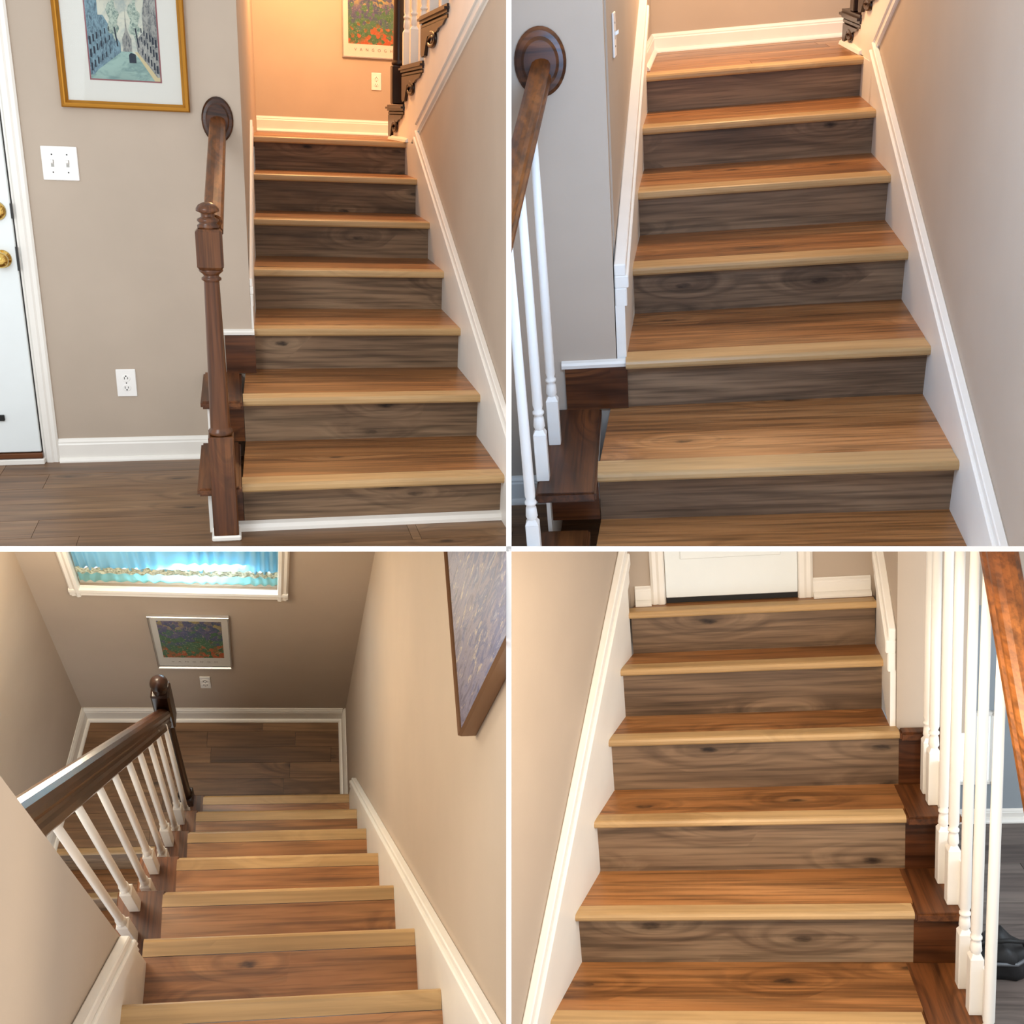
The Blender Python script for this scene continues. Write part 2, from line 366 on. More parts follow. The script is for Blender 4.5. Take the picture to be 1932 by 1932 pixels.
def newel(D, root, x, y, zf, zt, hb, base_h, mat=M_OAKZ, finial='mushroom', shoe=True, blk=.14):
    """turned newel post: square base, turned shaft, square block, finial; zt = top"""
    bm = box(B(), x-hb, x+hb, y-hb, y+hb, zf, zf+base_h, hb*.1)
    post = link(D, 'newel_post', bm, mat, root)
    b0 = zf+base_h; fin = hb*(1.9 if finial == 'mushroom' else 2.9); zb1 = zt-fin; zb0 = zb1-blk
    H = zb0-b0
    prof = [(hb*.8, 0), (hb*.97, hb*.12), (hb*.97, hb*.36), (hb*.8, hb*.55), (hb*.8, hb*.7), (hb*.58, H-hb*1.0), (hb*.58, H-hb*.9), (hb*.74, H-hb*.82), (hb*.74, H-hb*.66), (hb*.56, H-hb*.55), (hb*.62, H-hb*.4), (hb*.9, H-hb*.16), (hb*.9, H)]
    link(D, 'turned_shaft', lathe(B(), prof, (x, y, b0), n=24), mat, post, smooth=True)
    link(D, 'top_block', box(B(), x-hb*.98, x+hb*.98, y-hb*.98, y+hb*.98, zb0, zb1, hb*.2), mat, post)
    if finial == 'mushroom':
        prof = [(hb*.8, 0), (hb*.82, fin*.12), (hb*.62, fin*.2), (hb*.80, fin*.28), (hb*.80, fin*.36), (hb*.5, fin*.44), (hb*.5, fin*.58), (hb*.85, fin*.66), (hb*.84, fin*.76), (hb*.66, fin*.9), (hb*.3, fin*.99), (.002, fin)]
    else:
        prof = [(hb*.8, 0), (hb*.82, fin*.1), (hb*.5, fin*.16), (hb*.45, fin*.26)]+[(hb*.95*math.sin(a), fin*.62-fin*.38*math.cos(a)) for a in [math.pi*(.12+.88*i/9) for i in range(10)]]
    link(D, 'finial', lathe(B(), prof, (x, y, zb1), n=24), mat, post, smooth=True)
    if shoe: link(D, 'base_trim', box(B(), x-hb*1.18, x+hb*1.18, y-hb*1.18, y+hb*1.18, zf, zf+.02, .005), M_WHITE, post)
    return post

def frame(D, name, c, nrm, w, h, fw, depth, mat, label, cat='picture', up=(0, 0, 1)):
    """mitred picture frame; returns (root, P) where P(a, b, d) is a point on it from its centre"""
    n = Vector(nrm).normalized(); up = Vector(up); rt = up.cross(n).normalized(); up = n.cross(rt); c = Vector(c)
    root = thing(D, name, c, label, cat)
    def P(a, b, d): return c+rt*a+up*b+n*d
    W2, H2 = w/2, h/2
    for k, (a, b) in enumerate((((-W2, -H2), (W2, -H2)), ((W2, -H2), (W2, H2)), ((W2, H2), (-W2, H2)), ((-W2, H2), (-W2, -H2)))):
        bm = B(); rings = []
        for (u, v) in (a, b):
            su, sv = (1 if u < 0 else -1), (1 if v < 0 else -1)
            rings.append([bm.verts.new(P(u+su*t*fw, v+sv*t*fw, d*depth)) for t, d in ((0, .03), (0, .8), (.18, 1), (.42, .86), (.6, .9), (.85, .62), (1, .5), (1, .03))])
        n8 = 8
        for i in range(n8): bm.faces.new((rings[0][i], rings[1][i], rings[1][(i+1) % n8], rings[0][(i+1) % n8]))
        bm.faces.new(rings[0]); bm.faces.new(rings[1][::-1])
        link(D, 'frame_rail', bm, mat, root)
    return root, P
def sheet(D, root, P, a0, a1, b0, b1, d, mat, name):
    bm = B(); prism(bm, [P(a0, b0, d), P(a1, b0, d), P(a1, b1, d), P(a0, b1, d)], P(0, 0, .0006)-P(0, 0, 0)); return link(D, name, bm, mat, root)
def flat(D, root, P, pts, d, mat, name):
    bm = B(); prism(bm, [P(a, b, d) for a, b in pts], P(0, 0, .0003)-P(0, 0, 0)); return link(D, name, bm, mat, root)
def glass_mat():
    N = NT('picture_glass'); N.set(Roughness=.02, Alpha=.07); N.b.inputs['Base Color'].default_value = (.01, .01, .01, 1); return N.m
M_GLASS = glass_mat()
def text(D, root, P, s, size, a, b, d, mat, spacing=1.6, name='lettering'):
    cu = bpy.data.curves.new('t', 'FONT'); cu.body = s; cu.size = size; cu.align_x = 'CENTER'; cu.space_character = spacing
    t = bpy.data.objects.new('t', cu); COL.objects.link(t); bpy.context.view_layer.update()
    me = bpy.data.meshes.new_from_object(t.evaluated_get(bpy.context.evaluated_depsgraph_get()))
    bpy.data.objects.remove(t)
    bm = B(); bm.from_mesh(me); bpy.data.meshes.remove(me)
    for v in bm.verts: v.co = P(a+v.co.x, b+v.co.y, d)
    return link(D, name, bm, mat, root, recalc=False)

def art_mat(name, stops, sx, sz, seed, dist=1.5, vor=True, x0=0, z0=0, h=1., axis=0, zbias=.55, warm=None):
    """loose painterly patches for a print: coloured by height on the sheet, broken up by blotches"""
    N = NT(name); tc = N.n('ShaderNodeTexCoord'); sp = N.n('ShaderNodeSeparateXYZ'); N.l(tc.outputs['Object'], sp.inputs[0])
    mp = N.n('ShaderNodeMapping'); mp.inputs['Scale'].default_value = (sx, sx, sz); mp.inputs['Location'].default_value = (seed, seed*2, seed*3)
    N.l(tc.outputs['Object'], mp.inputs[0])
    u = N.math('DIVIDE', N.math('SUBTRACT', sp.outputs[2], z0), h)
    if vor:
        v = N.n('ShaderNodeTexVoronoi', i_Scale=1.0); N.l(mp.outputs[0], v.inputs['Vector']); sc = N.n('ShaderNodeSeparateColor'); N.l(v.outputs['Color'], sc.inputs[0]); nz = sc.outputs[0]
    else: nz = N.noise(mp.outputs[0], 1.0, 6, .7, dist)
    f = N.math('ADD', N.math('MULTIPLY', u, zbias), N.math('MULTIPLY', nz, 1-zbias))
    r = N.ramp(f, [(p, lin(c)) for p, c in stops])
    col = r.outputs[0]
    sp2 = N.ramp(N.noise(mp.outputs[0], 2.2, 4, .7), [(.58, (0, 0, 0)), (.63, (1, 1, 1))])
    col = N.mix(N.math('MULTIPLY', sp2.outputs[0], .55), col, lin((206, 196, 150)) if warm is None else lin(warm))
    sp3 = N.ramp(N.noise(mp.outputs[0], 3.1, 3, .7), [(.36, (1, 1, 1)), (.42, (0, 0, 0))])
    col = N.mix(N.math('MULTIPLY', sp3.outputs[0], .4), col, lin((34, 40, 60)))
    N.l(col, N.b.inputs['Base Color']); N.set(Roughness=.5); return N.m

def poster(D, c, nrm, w, h, label, seed):
    """silver framed flower-field poster (loose stand-in) with the lettering under it"""
    root, P = frame(D, 'framed_poster', c, nrm, w, h, w*.022, .018, M_SILVER, label)
    sheet(D, root, P, -w*.485, w*.485, -h*.48, h*.48, .006, M_MAT, 'mat_board')
    z0 = c[2]-h*.30
    m = art_mat('flower_print_%d' % D.k, [(.14, (190, 92, 52)), (.23, (176, 104, 60)), (.31, (70, 112, 74)), (.5, (84, 126, 92)), (.62, (78, 90, 124)), (.76, (108, 102, 136)), (.9, (176, 160, 104))], 38/w*.5, 38/h*.5, seed, z0=z0, h=h*.70, zbias=.62)
    sheet(D, root, P, -w*.40, w*.40, -h*.30, h*.40, .0068, m, 'print')
    text(D, root, P, 'VANGOGH', w*.062, 0, -h*.40, .0072, plain('print_ink_%d' % D.k, (120, 96, 88), .6), 2.6)
    sheet(D, root, P, -w*.485, w*.485, -h*.48, h*.48, .0085, M_GLASS, 'glass')
    return root

def scroll_bracket(D, root, x, yf, yb, zt, zb, s=1):
    """stair bracket on a stringer face: upright leg, top bar, tapered web and a scroll"""
    w = yf-yb; h = zt-zb; th = .02
    q = thing_part = None
    pts = [(yf, zt), (yb, zt), (yb+w*.10, zt-h*.14), (yb+w*.26, zt-h*.20), (yb+w*.34, zt-h*.30), (yf-w*.30, zt-h*.34), (yf-w*.22, zt-h*.62), (yf-w*.16, zb+h*.04), (yf-w*.04, zb), (yf, zb+h*.1)]
    p = link(D, 'bracket', prism(B(), [(x, y, z) for y, z in pts], (-th, 0, 0)), M_DARKZ, root)
    cy, cz = yf-w*.42, zt-h*.50; sp = []
    for i in range(26):
        a = i/25*math.pi*3.0+math.pi*.5; r = (1-.72*i/25)
        sp.append((x-th*.6, cy+math.cos(a)*w*.20*r, cz+math.sin(a)*h*.26*r))
    link(D, 'scroll', tube(B(), sp, [.012*(1-.4*i/25) for i in range(26)], 6), M_DARKZ, p, smooth=True)
    return p

# ------------------------------------------------------------------ white dividers between the four stair sets
def divider(name, horizontal):
    h = .004375; z0, z1 = 1.75, 8.6; k = .62; bm = B()
    def q(z, s): return s*(z*k+.05)
    pts = [(z0, -1), (z0, 1), (z1, 1), (z1, -1)]
    P3 = [Vector((q(z, s), -h, z)) if horizontal else Vector((-h, q(z, s), z)) for z, s in pts]
    prism(bm, P3, (0, 2*h, 0) if horizontal else (2*h, 0, 0))
    bmesh.ops.recalc_face_normals(bm, faces=bm.faces)
    me = bpy.data.meshes.new(name); bm.to_mesh(me); bm.free(); me.materials.append(M_DIV)
    o = bpy.data.objects.new(name, me); COL.objects.link(o); o.matrix_world = C2W
    o['kind'] = 'structure'; o['label'] = ('white horizontal' if horizontal else 'white upright')+' board dividing the four stair views'
    return o
divider('trim_1', False); divider('trim_2', True)

# ================================================================== 1: hall with the first flight, upper left
D = D1
YS = [0, .487, .958, 1.424, 1.879, 2.341, 2.796]; ZS = [0, .185, .366, .549, .73, .914, 1.088]; ZF = -.185
R1 = lambda y: 1.47+.015*y
LA = lambda y: .523+.034*y
LB = lambda y: .598+.036*(y-.95)
st = flight(D, 'brown plank staircase of seven steps behind the dark newel post', YS, ZS, .055, LA, R1, .085, .031, ZF, xl_of=[LA, LA]+[LB]*5)
# stained oak ends of the two open steps
for (x0, x1, y0, y1, z) in ((.372, .521, -.03, .535, 0.), (.382, .537, .45, 1.0, .185)):
    link(D, 'oak_tread_end', box(B(), x0, x1, y0, y1, z-.03, z+.001, .008, 2), M_OAKY, st)
for (x0, x1, y, z0, z1) in ((.415, .523, .056, ZF, -.03), (.418, .54, .545, 0, .155), (.478, .600, .93, .186, .343)):
    link(D, 'oak_riser_end', box(B(), x0, x1, y, y+.012, z0, z1), M_OAK, st)
link(D, 'side_stringer', prism(B(), [(.404, .03, ZF), (.404, .945, ZF), (.404, .945, .155), (.404, .50, .155), (.404, .50, -.03), (.404, .03, -.03)], (.012, 0, 0)), M_WHITE, st)
link(D, 'foot_moulding', prism(B(), [(.49, .055, ZF), (.49, .022, ZF), (.49, .024, ZF+.012), (.49, .034, ZF+.024), (.49, .055, ZF+.03)], (.985, 0, 0)), M_WHITE, st)
# walls
wallpoly(D, 'wall_front', [(-1.3, .95, ZF), (.588, .95, ZF), (.588, .95, 2.3), (-1.3, .95, 2.3)], (0, .10, 0), label='taupe hall wall with the gilt framed street print')
wallpoly(D, 'wall_left', [(.588, 1.05, .2), (.72, 4.6, .2), (.72, 4.6, 3.2), (.588, 1.05, 3.2)], (-.1, 0, 0))
wallpoly(D, 'wall_back', [(.4, 4.6, 1.0), (3.4, 4.6, 1.0), (3.4, 4.6, 3.4), (.4, 4.6, 3.4)], (0, .1, 0), label='warmly lit landing wall behind the seven-step flight')
WX = lambda y: R1(y)+.016
ML = lambda y: 1.15+.285*(2.42-y)
wallpoly(D, 'wall_right', [(WX(-1.6), -1.6, ZF), (WX(2.9), 2.9, ZF), (WX(2.9), 2.9, 1.07), (WX(2.45), 2.45, 1.07), (WX(2.45), 2.45, ML(2.45)), (WX(-1.6), -1.6, ML(-1.6))], (.08, 0, 0), label='taupe wall right of the seven-step flight')
fl = link(D, 'floor', box(B(), -1.3, 1.6, -.85, .95, ZF-.05, ZF-.012), M_HOLE, kind='structure', label='dark brown plank floor of the hall')
planks(D, fl, -1.3, 1.6, -.85, .95, ZF, .18, first={4: 1.14, 5: -.195})
fl = link(D, 'floor_landing', box(B(), .6, 3.3, 2.9, 4.6, 1.03, 1.074), M_HOLE, kind='structure', label='plank landing at the top of the seven-step flight')
planks(D, fl, .62, 3.3, 2.796+.087, 4.6, 1.087, .17, M_TREAD)
baseboard(D, 'baseboard_front', (-.219, .95, ZF), (.404, .95, ZF), (0, -1, 0), .098, label='white baseboard under the hall wall')
baseboard(D, 'baseboard_back', (.7, 4.6, 1.088), (3.3, 4.6, 1.088), (0, -1, 0), .10, label='cream baseboard along the landing wall')
skirt(D, 'trim_right', R1, -.9, 2.42, lambda y: .3895*y, .30, .10, .115, 1, 'white sloping skirt board right of the seven-step flight')
skirt(D, 'trim_left', lambda y: LB(y), .955, 2.5, lambda y: .3895*y-.01, .12, .10, .11, -1, 'white skirt board on the left wall of the seven-step flight', th=.012, capth=.005)
link(D, 'trim_cap', prism(B(), [(.474, .95, .343), (.474, .932, .346), (.474, .930, .357), (.474, .936, .364), (.474, .95, .368)], (.125, 0, 0)), M_WHITE, kind='structure', label='small white cap moulding under the wall end')
# door and casing
CAS = [(0, 0), (0, .010), (.008, .016), (.022, .014), (.03, .018), (.05, .016), (.056, .010), (.062, .010), (.062, 0)]
dt = link(D, 'trim_door', prism(B(), [(-.219-a, .95-b, ZF) for a, b in CAS], (0, 0, 2.4)), M_WHITE, kind='structure', label='white casing of the front door')
dr = thing(D, 'door_1', (-.7, .95, ZF), 'white front door with brass knob and deadbolt at the left edge', None, kind='structure')
link(D, 'door_leaf', box(B(), -1.2, -.286, .925, .949, -.135, 2.2, .003), M_DOOR, dr)
link(D, 'door_gap_shade', box(B(), -.2865, -.281, .94, .949, -.14, 2.2), M_HOLE, dr)  # dark strip painted as the shade between leaf and casing
link(D, 'threshold', box(B(), -1.2, -.281, .915, .949, -.162, -.139, .003), M_OAK, dr)
link(D, 'sill', box(B(), -1.2, -.275, .905, .949, ZF, -.162, .003), M_WHITE, dr)
for zc, r, kn in ((.822, .036, 'deadbolt'), (.644, .030, 'door_knob')):
    prof = [(r*1.15, 0), (r*1.1, .008), (r*.5, .012), (r*.45, .024), (r*.8, .03), (r, .042), (r*.92, .056), (r*.5, .064), (.002, .066)] if kn == 'door_knob' else [(r, 0), (r*.97, .010), (r*.75, .02), (r*.4, .024), (.002, .025)]
    link(D, kn, lathe(B(), prof, (-.338, .925, zc), (0, -1, 0), 24), M_BRASS, dr, smooth=True)
link(D, 'latch_plate', box(B(), -.287, -.279, .922, .93, .60, .69), M_HOLE, dr)
link(D, 'latch_plate', box(B(), -.287, -.279, .922, .93, .795, .85), M_HOLE, dr)
link(D, 'stop_bumper', box(B(), -.432, -.408, .912, .925, .002, .026, .002), M_BLACK, dr)
# gilt framed street print
w, h = .462, .62
root, P = frame(D, 'framed_print', (.166, .95, 1.20+h/2), (0, -1, 0), w, h, .026, .028, M_GOLD, 'gilt framed ink and wash street view on the hall wall')
sheet(D, root, P, -w*.46, w*.46, -h*.47, h*.47, .008, plain('pale_mat', (226, 226, 218), .5), 'mat_board')
a0, a1, b0, b1 = -.117, .13, -.206, .20
sheet(D, root, P, a0-.005, a1+.005, b0-.005, b1+.005, .0088, plain('rose_liner', (150, 92, 96), .6), 'liner')
def wash(name, rgb, ink, scale, amt=.5, sx=1., sz=1.):
    N = NT(name); v = N.coords((sx, 1, sz), rnd=False)
    r = N.ramp(N.noise(v, scale, 5, .7, 1.), [(.38, (0, 0, 0)), (.55, (1, 1, 1))])
    r2 = N.ramp(N.noise(v, scale*.25, 3), [(.35, lin(rgb)), (.65, tuple(min(1, c*1.35) for c in lin(rgb)[:3])+(1,))])
    N.l(N.mix(N.math('MULTIPLY', r.outputs[0], amt), lin(ink), r2.outputs[0]) if False else N.mix(N.math('SUBTRACT', 1., N.math('MULTIPLY', N.math('SUBTRACT', 1., r.outputs[0]), amt)), lin(ink), r2.outputs[0]), N.b.inputs['Base Color']); N.set(Roughness=.6); return N.m
mS = wash('wash_sky', (196, 198, 182), (120, 150, 160), 14, .5)
mG = wash('wash_street', (140, 168, 160), (70, 110, 116), 30, .5, .4)
mBl = wash('wash_blue_houses', (110, 140, 152), (34, 56, 78), 70, .75, 1.6, .6)
mBr = wash('wash_grey_houses', (150, 152, 146), (44, 56, 74), 70, .8, 1.6, .6)
mT = wash('wash_tree', (168, 182, 168), (74, 108, 104), 85, .8)
mI = plain('ink_line', (38, 48, 62), .7)
sheet(D, root, P, a0, a1, b0, b1, .0095, mS, 'print')
pr = [c for c in root.children if c.name.startswith('print')][-1]
X = lambda u: a0+(a1-a0)*u
Z = lambda v: b0+(.27)*v
flat(D, root, P, [(X(0), b0), (X(1), b0), (X(1), Z(.02)), (X(.75), Z(.26)), (X(.62), Z(.36)), (X(.45), Z(.36)), (X(.2), Z(.2)), (X(0), Z(.08))], .0102, mG, 'printed_street')
flat(D, root, P, [(X(.66), Z(.36)), (X(.74), Z(.36)), (X(1), Z(.04)), (X(1), b0), (X(.92), b0)], .0105, plain('wash_pavement', (206, 192, 150), .6), 'printed_pavement')
flat(D, root, P, [(X(0), Z(.05)), (X(.05), Z(.05)), (X(.12), Z(.12)), (X(.24), Z(.2)), (X(.46), Z(.35)), (X(.46), Z(.46)), (X(.33), Z(.66)), (X(.24), Z(.8)), (X(.17), Z(.8)), (X(.17), Z(1.1)), (X(.1), Z(1.5)), (X(0), Z(1.5))], .0106, mBl, 'printed_houses')
flat(D, root, P, [(X(1), Z(.05)), (X(.96), Z(.05)), (X(.84), Z(.2)), (X(.70), Z(.36)), (X(.68), Z(.5)), (X(.80), Z(.62)), (X(.80), Z(.82)), (X(.86), Z(1.15)), (X(.86), Z(1.5)), (X(1), Z(1.5))], .0106, mBr, 'printed_houses')
flat(D, root, P, [(X(.49), Z(.36)), (X(.62), Z(.36)), (X(.62), Z(.52)), (X(.58), Z(.60)), (X(.565), Z(.66)), (X(.555), Z(.9)), (X(.545), Z(.66)), (X(.53), Z(.6)), (X(.49), Z(.52))], .0108, mBr, 'printed_church')
for cx in (.38, .68):
    pts = [(X(cx+.075*math.sin(t*6.283)*(1+.35*math.sin(t*40))), Z(.76+.24*math.cos(t*6.283)*(1+.2*math.sin(t*31)))) for t in [i/28 for i in range(28)]]
    flat(D, root, P, pts, .0109, mT, 'printed_tree'); flat(D, root, P, [(X(cx+.03), Z(.42)), (X(cx+.05), Z(.42)), (X(cx+.02), Z(.66)), (X(cx), Z(.66))], .0110, mI, 'printed_trunk')
flat(D, root, P, [(X(.57), Z(.22)), (X(.67), Z(.22)), (X(.67), Z(.33)), (X(.6), Z(.35)), (X(.57), Z(.32))], .0111, mI, 'printed_cart')
for side, us in ((0, (.03, .08, .13, .19, .25, .31)), (1, (.97, .93, .89, .85, .81, .77))):
    for i, u in enumerate(us):
        lo = .07+.045*i; s = .0065*(1-.1*i)
        for v in (lo+.03, lo+.20, lo+.36-.01*i):
            flat(D, root, P, [(X(u)-s/2, Z(v)), (X(u)+s/2, Z(v)), (X(u)+s/2, Z(v+.10-.008*i)), (X(u)-s/2, Z(v+.10-.008*i))], .0112, mI, 'printed_window')
sheet(D, root, P, -w*.46, w*.46, -h*.47, h*.47, .0125, M_GLASS, 'glass')
plate(D, 'light_switch', (-.094, .95, .999), (0, -1, 0), .130, .123, 2, 'switch', 'white double toggle switch beside the front door', 'switch')
plate(D, 'wall_outlet', (.072, .95, .146), (0, -1, 0), .078, .115, 1, 'outlet', 'white outlet low on the hall wall above the baseboard', 'outlet')
poster(D, (1.545, 4.6, 1.818), (0, -1, 0), .44, .45, 'silver framed flower poster on the orange lit landing wall', 3.1)
plate(D, 'wall_outlet', (1.564, 4.6, 1.446), (0, -1, 0), .07, .115, 1, 'outlet', 'white outlet below the poster on the orange lit landing', 'outlet')
# railing of the open first steps
rl = thing(D, 'stair_railing', (.462, -.02, ZF), 'brown turned newel with a short handrail ending in an oval wall rosette', 'railing')
newel(D, rl, .462, -.02, ZF, .945, .042, .375, M_OAKZ, 'mushroom', True, .125)
rail(D, rl, (.476, .01, .875), (.497, .938, 1.16), .060, .062, M_RAILO)
link(D, 'wall_rosette', lathe(B(), [(.062, 0), (.062, .006), (.056, .013), (.046, .014), (.040, .019), (.002, .019)], (.497, .9495, 1.178), (0, -1, 0), 32, .97, 1.36), M_OAK, rl, smooth=False)

def upper_flight(D, label, xw, fronts, z0, rise, ml, yend, x2, nb):
    """the return flight seen from below at the right: white stringer, dark tread ends, scroll brackets"""
    rt = thing(D, 'staircase', (xw(fronts[0]), fronts[0], z0), label, 'staircase')
    saw = [(fronts[0]-.04, z0)]
    for i, y in enumerate(fronts):
        zt = z0+rise*(i+1); saw.append((y-.04, zt-.033)); saw.append(((fronts[i+1] if i+1 < len(fronts) else yend)-.04, zt-.033))
    yl = saw[-1][0]; saw.append((yl, ml(yl))); saw.append((fronts[-1], ml(fronts[-1]))); y0 = None
    # lower edge follows the moulding down to the landing
    ys = fronts[0]-.04
    k = (ml(0)-ml(1)); yfoot = (ml(0)-z0)/k
    saw.append((min(yfoot, ys-.05), z0))
    link(D, 'stringer', prism(B(), [(xw(y)-.012, y, z) for y, z in saw], (.03, 0, 0)), M_WHITE, rt)
    for i, y in enumerate(fronts):
        zt = z0+rise*(i+1); yb = (fronts[i+1] if i+1 < len(fronts) else yend)-.06
        bm = B(); box(bm, xw(y)-.045, x2, yb, y, zt-.035, zt, .012, 2); tr = link(D, 'tread', bm, M_DARKZ, rt)
        link(D, 'cove_moulding', box(B(), xw(y)-.028, xw(y)+.01, yb+.02, y-.02, zt-.06, zt-.034, .008), M_DARKZ, tr)
        link(D, 'riser', box(B(), xw(y)+.02, x2, y-.052, y-.04, zt-rise, zt-.034), M_RISER, rt)
        scroll_bracket(D, rt, xw(y)-.012, y-.05, yb+.06, zt-.058, zt-rise+.012)
    return rt
FR = [3.60, 2.95, 2.22, 1.50]
link(D, 'trim_landing_edge', prism(B(), [(R1(2.40), 2.40, .6), (R1(2.86), 2.86, .6), (R1(2.86), 2.86, 1.086), (R1(2.40), 2.40, 1.086)], (.016, 0, 0)), M_WHITE, kind='structure', label='white end of the skirt board under the landing of the hall flight')
uf = upper_flight(D, 'return flight with white stringer and dark scroll brackets, upper right of hall view', WX, FR, 1.088, .20, ML, .8, 2.6, 0)
skirt(D, 'trim_stringer', WX, -.8, 2.43, lambda y: ML(y), .02, .0, .085, 1, 'pale moulding climbing along the underside of the white stringer', capth=.02)
link(D, 'trim_shoe', prism(B(), [(WX(3)-.012, 3.5, 1.088), (WX(3)-.032, 3.5, 1.088), (WX(3)-.03, 3.5, 1.10), (WX(3)-.012, 3.5, 1.112)], (0, -.75, 0)), M_WHITE, kind='structure', label='short white shoe moulding at the foot of the white stringer')
ur = thing(D, 'stair_railing', (1.55, 3.3, 1.288), 'black-brown newel and white balusters standing on the return flight', 'railing')
newel(D, ur, 1.53, 3.22, 1.29, 2.6, .046, .21, M_DARKZ, 'ball', False, .2)
for i, y in enumerate((2.88, 2.62, 2.30, 2.02, 1.7, 1.4)):
    zt = 1.088+.20*(1+sum(1 for f in FR[1:] if y < f)); baluster(D, ur, 1.525, y, zt, zt+1.0, .022, .015, .17)

# ================================================================== 2: the flight from closer, upper right
D = D2
YS = [-.465, 0, .465, .917, 1.335, 1.741, 2.127]; ZS = [-.17, 0, .17, .344, .513, .677, .829]; ZF = -.34
R2 = lambda y: 1.25+.031*y
LA = lambda y: .243+.06*y
LB = lambda y: .300+.06*y
st = flight(D, 'brown plank staircase between white skirt boards, seen close up from the second step', YS, ZS, .043, LA, R2, .092, .028, ZF, xl_of=[LA, LA]+[LB]*5)
for (x0, x1, y0, y1, z) in ((.07, .215, -.56, -.02, -.17), (.07, .243, -.115, .505, 0.)):
    link(D, 'oak_tread_end', box(B(), x0, x1, y0, y1, z-.03, z+.001, .006, 2), M_OAKY, st)
for (x0, x1, y, z0, z1) in ((.10, .243, .044, -.17, -.03), (.13, .332, .494, .001, .145)):
    link(D, 'oak_riser_end', box(B(), x0, x1, y, y+.012, z0, z1), M_OAK, st)
link(D, 'side_stringer', prism(B(), [(.088, -.4, ZF), (.088, .5, ZF), (.088, .5, -.03), (.088, 0, -.03), (.088, 0, -.2), (.088, -.4, -.2)], (.012, 0, 0)), M_WHITE, st)
YW = .508
wallpoly(D, 'wall_front', [(-.9, YW, ZF), (.298, YW, ZF), (.298, YW, 1.9), (-.9, YW, 1.9)], (0, .10, 0), label='bluish daylit wall end beside the handrail rosette')
wallpoly(D, 'wall_left', [(.304, YW+.1, -.1), (.468, 3.1, -.1), (.468, 3.1, 2.4), (.304, YW+.1, 2.4)], (-.1, 0, 0), label='beige wall left of the close-up flight')
wallpoly(D, 'wall_back', [(.2, 3.05, .7), (2.8, 3.05, .7), (2.8, 3.05, 2.4), (.2, 3.05, 2.4)], (0, .1, 0), label='peach landing wall above the close-up flight')
WX2 = lambda y: R2(y)+.016
ML2 = lambda y: .868+.53*(1.93-y)
wallpoly(D, 'wall_right', [(WX2(-1.6), -1.6, ZF), (WX2(2.25), 2.25, ZF), (WX2(2.25), 2.25, .81), (WX2(1.95), 1.95, .81), (WX2(1.95), 1.95, ML2(1.95)), (WX2(-1.6), -1.6, ML2(-1.6))], (.08, 0, 0), label='taupe wall right of the close-up flight')
fl = link(D, 'floor', box(B(), -.8, 1.3, -1.3, YW, ZF-.05, ZF-.012), M_HOLE, kind='structure', label='plank floor beside the close-up flight')
planks(D, fl, -.8, 1.3, -1.3, YW, ZF, .18)
fl = link(D, 'floor_landing', box(B(), .3, 2.7, 2.23, 3.05, .78, .815), M_HOLE, kind='structure', label='plank landing at the top of the close-up flight')
planks(D, fl, .4, 2.7, 2.127+.094, 3.05, .828, .14, M_TREAD)
baseboard(D, 'baseboard_front', (-.8, YW, ZF), (.09, YW, ZF), (0, -1, 0), .10, label='white baseboard left of the oak tread ends')
baseboard(D, 'baseboard_back', (.42, 3.05, .829), (2.6, 3.05, .829), (0, -1, 0), .085, label='cream baseboard along the peach landing wall')
baseboard(D, 'baseboard_left', (LB(2.2)-.018, 2.26, .829), (LB(3.05)-.018, 3.05, .829), (1, 0, 0), .085, label='short white baseboard left on the peach landing')
skirt(D, 'trim_right', R2, -1.3, 1.93, lambda y: .385*y, .25, .065, .095, 1, 'white sloping skirt board right of the close-up flight')
skirt(D, 'trim_left', lambda y: LB(y), YW+.004, 2.2, lambda y: .389*y-.01, .14, .15, .13, -1, 'white sloping skirt board left of the close-up flight', th=.03)
link(D, 'trim_cap', prism(B(), [(.12, YW, .142), (.12, YW-.018, .145), (.12, YW-.02, .156), (.12, YW-.014, .163), (.12, YW, .167)], (.21, 0, 0)), M_WHITE, kind='structure', label='white rounded cap moulding under the daylit wall end')
plate(D, 'light_switch', (.3185, .82, 1.09), (1, -.06, 0), .078, .125, 1, 'switch', 'white toggle switch on the beige wall above the skirt board', 'switch')
rl = thing(D, 'stair_railing', (.12, -.5, ZF), 'brown handrail with round wall rosette and white balusters on the oak tread ends', 'railing')
RS = .375
rz = lambda y: 1.045-RS*(.5-y)
rail(D, rl, (.026, -.62, rz(-.62)), (.118, .498, rz(.498)), .056, .054, M_RAILO)
link(D, 'wall_rosette', lathe(B(), [(.074, 0), (.074, .007), (.066, .015), (.054, .016), (.046, .021), (.002, .021)], (.116, YW-.0005, 1.06), (0, -1, 0), 36, 1.0, 1.25), M_OAK, rl)
for (y, z) in ((.235, 0), (-.015, 0), (-.235, -.17)):
    baluster(D, rl, .088+.075*y, y, z, rz(y)-.02, .0185, .0130, .145)
newel(D, rl, .024, -.65, ZF, .74, .042, .40, M_OAKZ, 'mushroom', False, .12)
FR = [2.74, 2.33, 1.88, 1.45]
link(D, 'trim_landing_edge', prism(B(), [(R2(1.9), 1.90, .5), (R2(2.18), 2.18, .5), (R2(2.18), 2.18, .827), (R2(1.9), 1.90, .827)], (.016, 0, 0)), M_WHITE, kind='structure', label='white end of the skirt board under the peach landing')
uf = upper_flight(D, 'return flight with white stringer and one dark scroll bracket, top right of close-up', WX2, FR, .829, .145, ML2, 1.05, 2.3, 0)
skirt(D, 'trim_stringer', WX2, -.8, 1.93, lambda y: ML2(y), .02, .0, .075, 1, 'pale moulding rising along the stringer above the close-up flight', capth=.018)
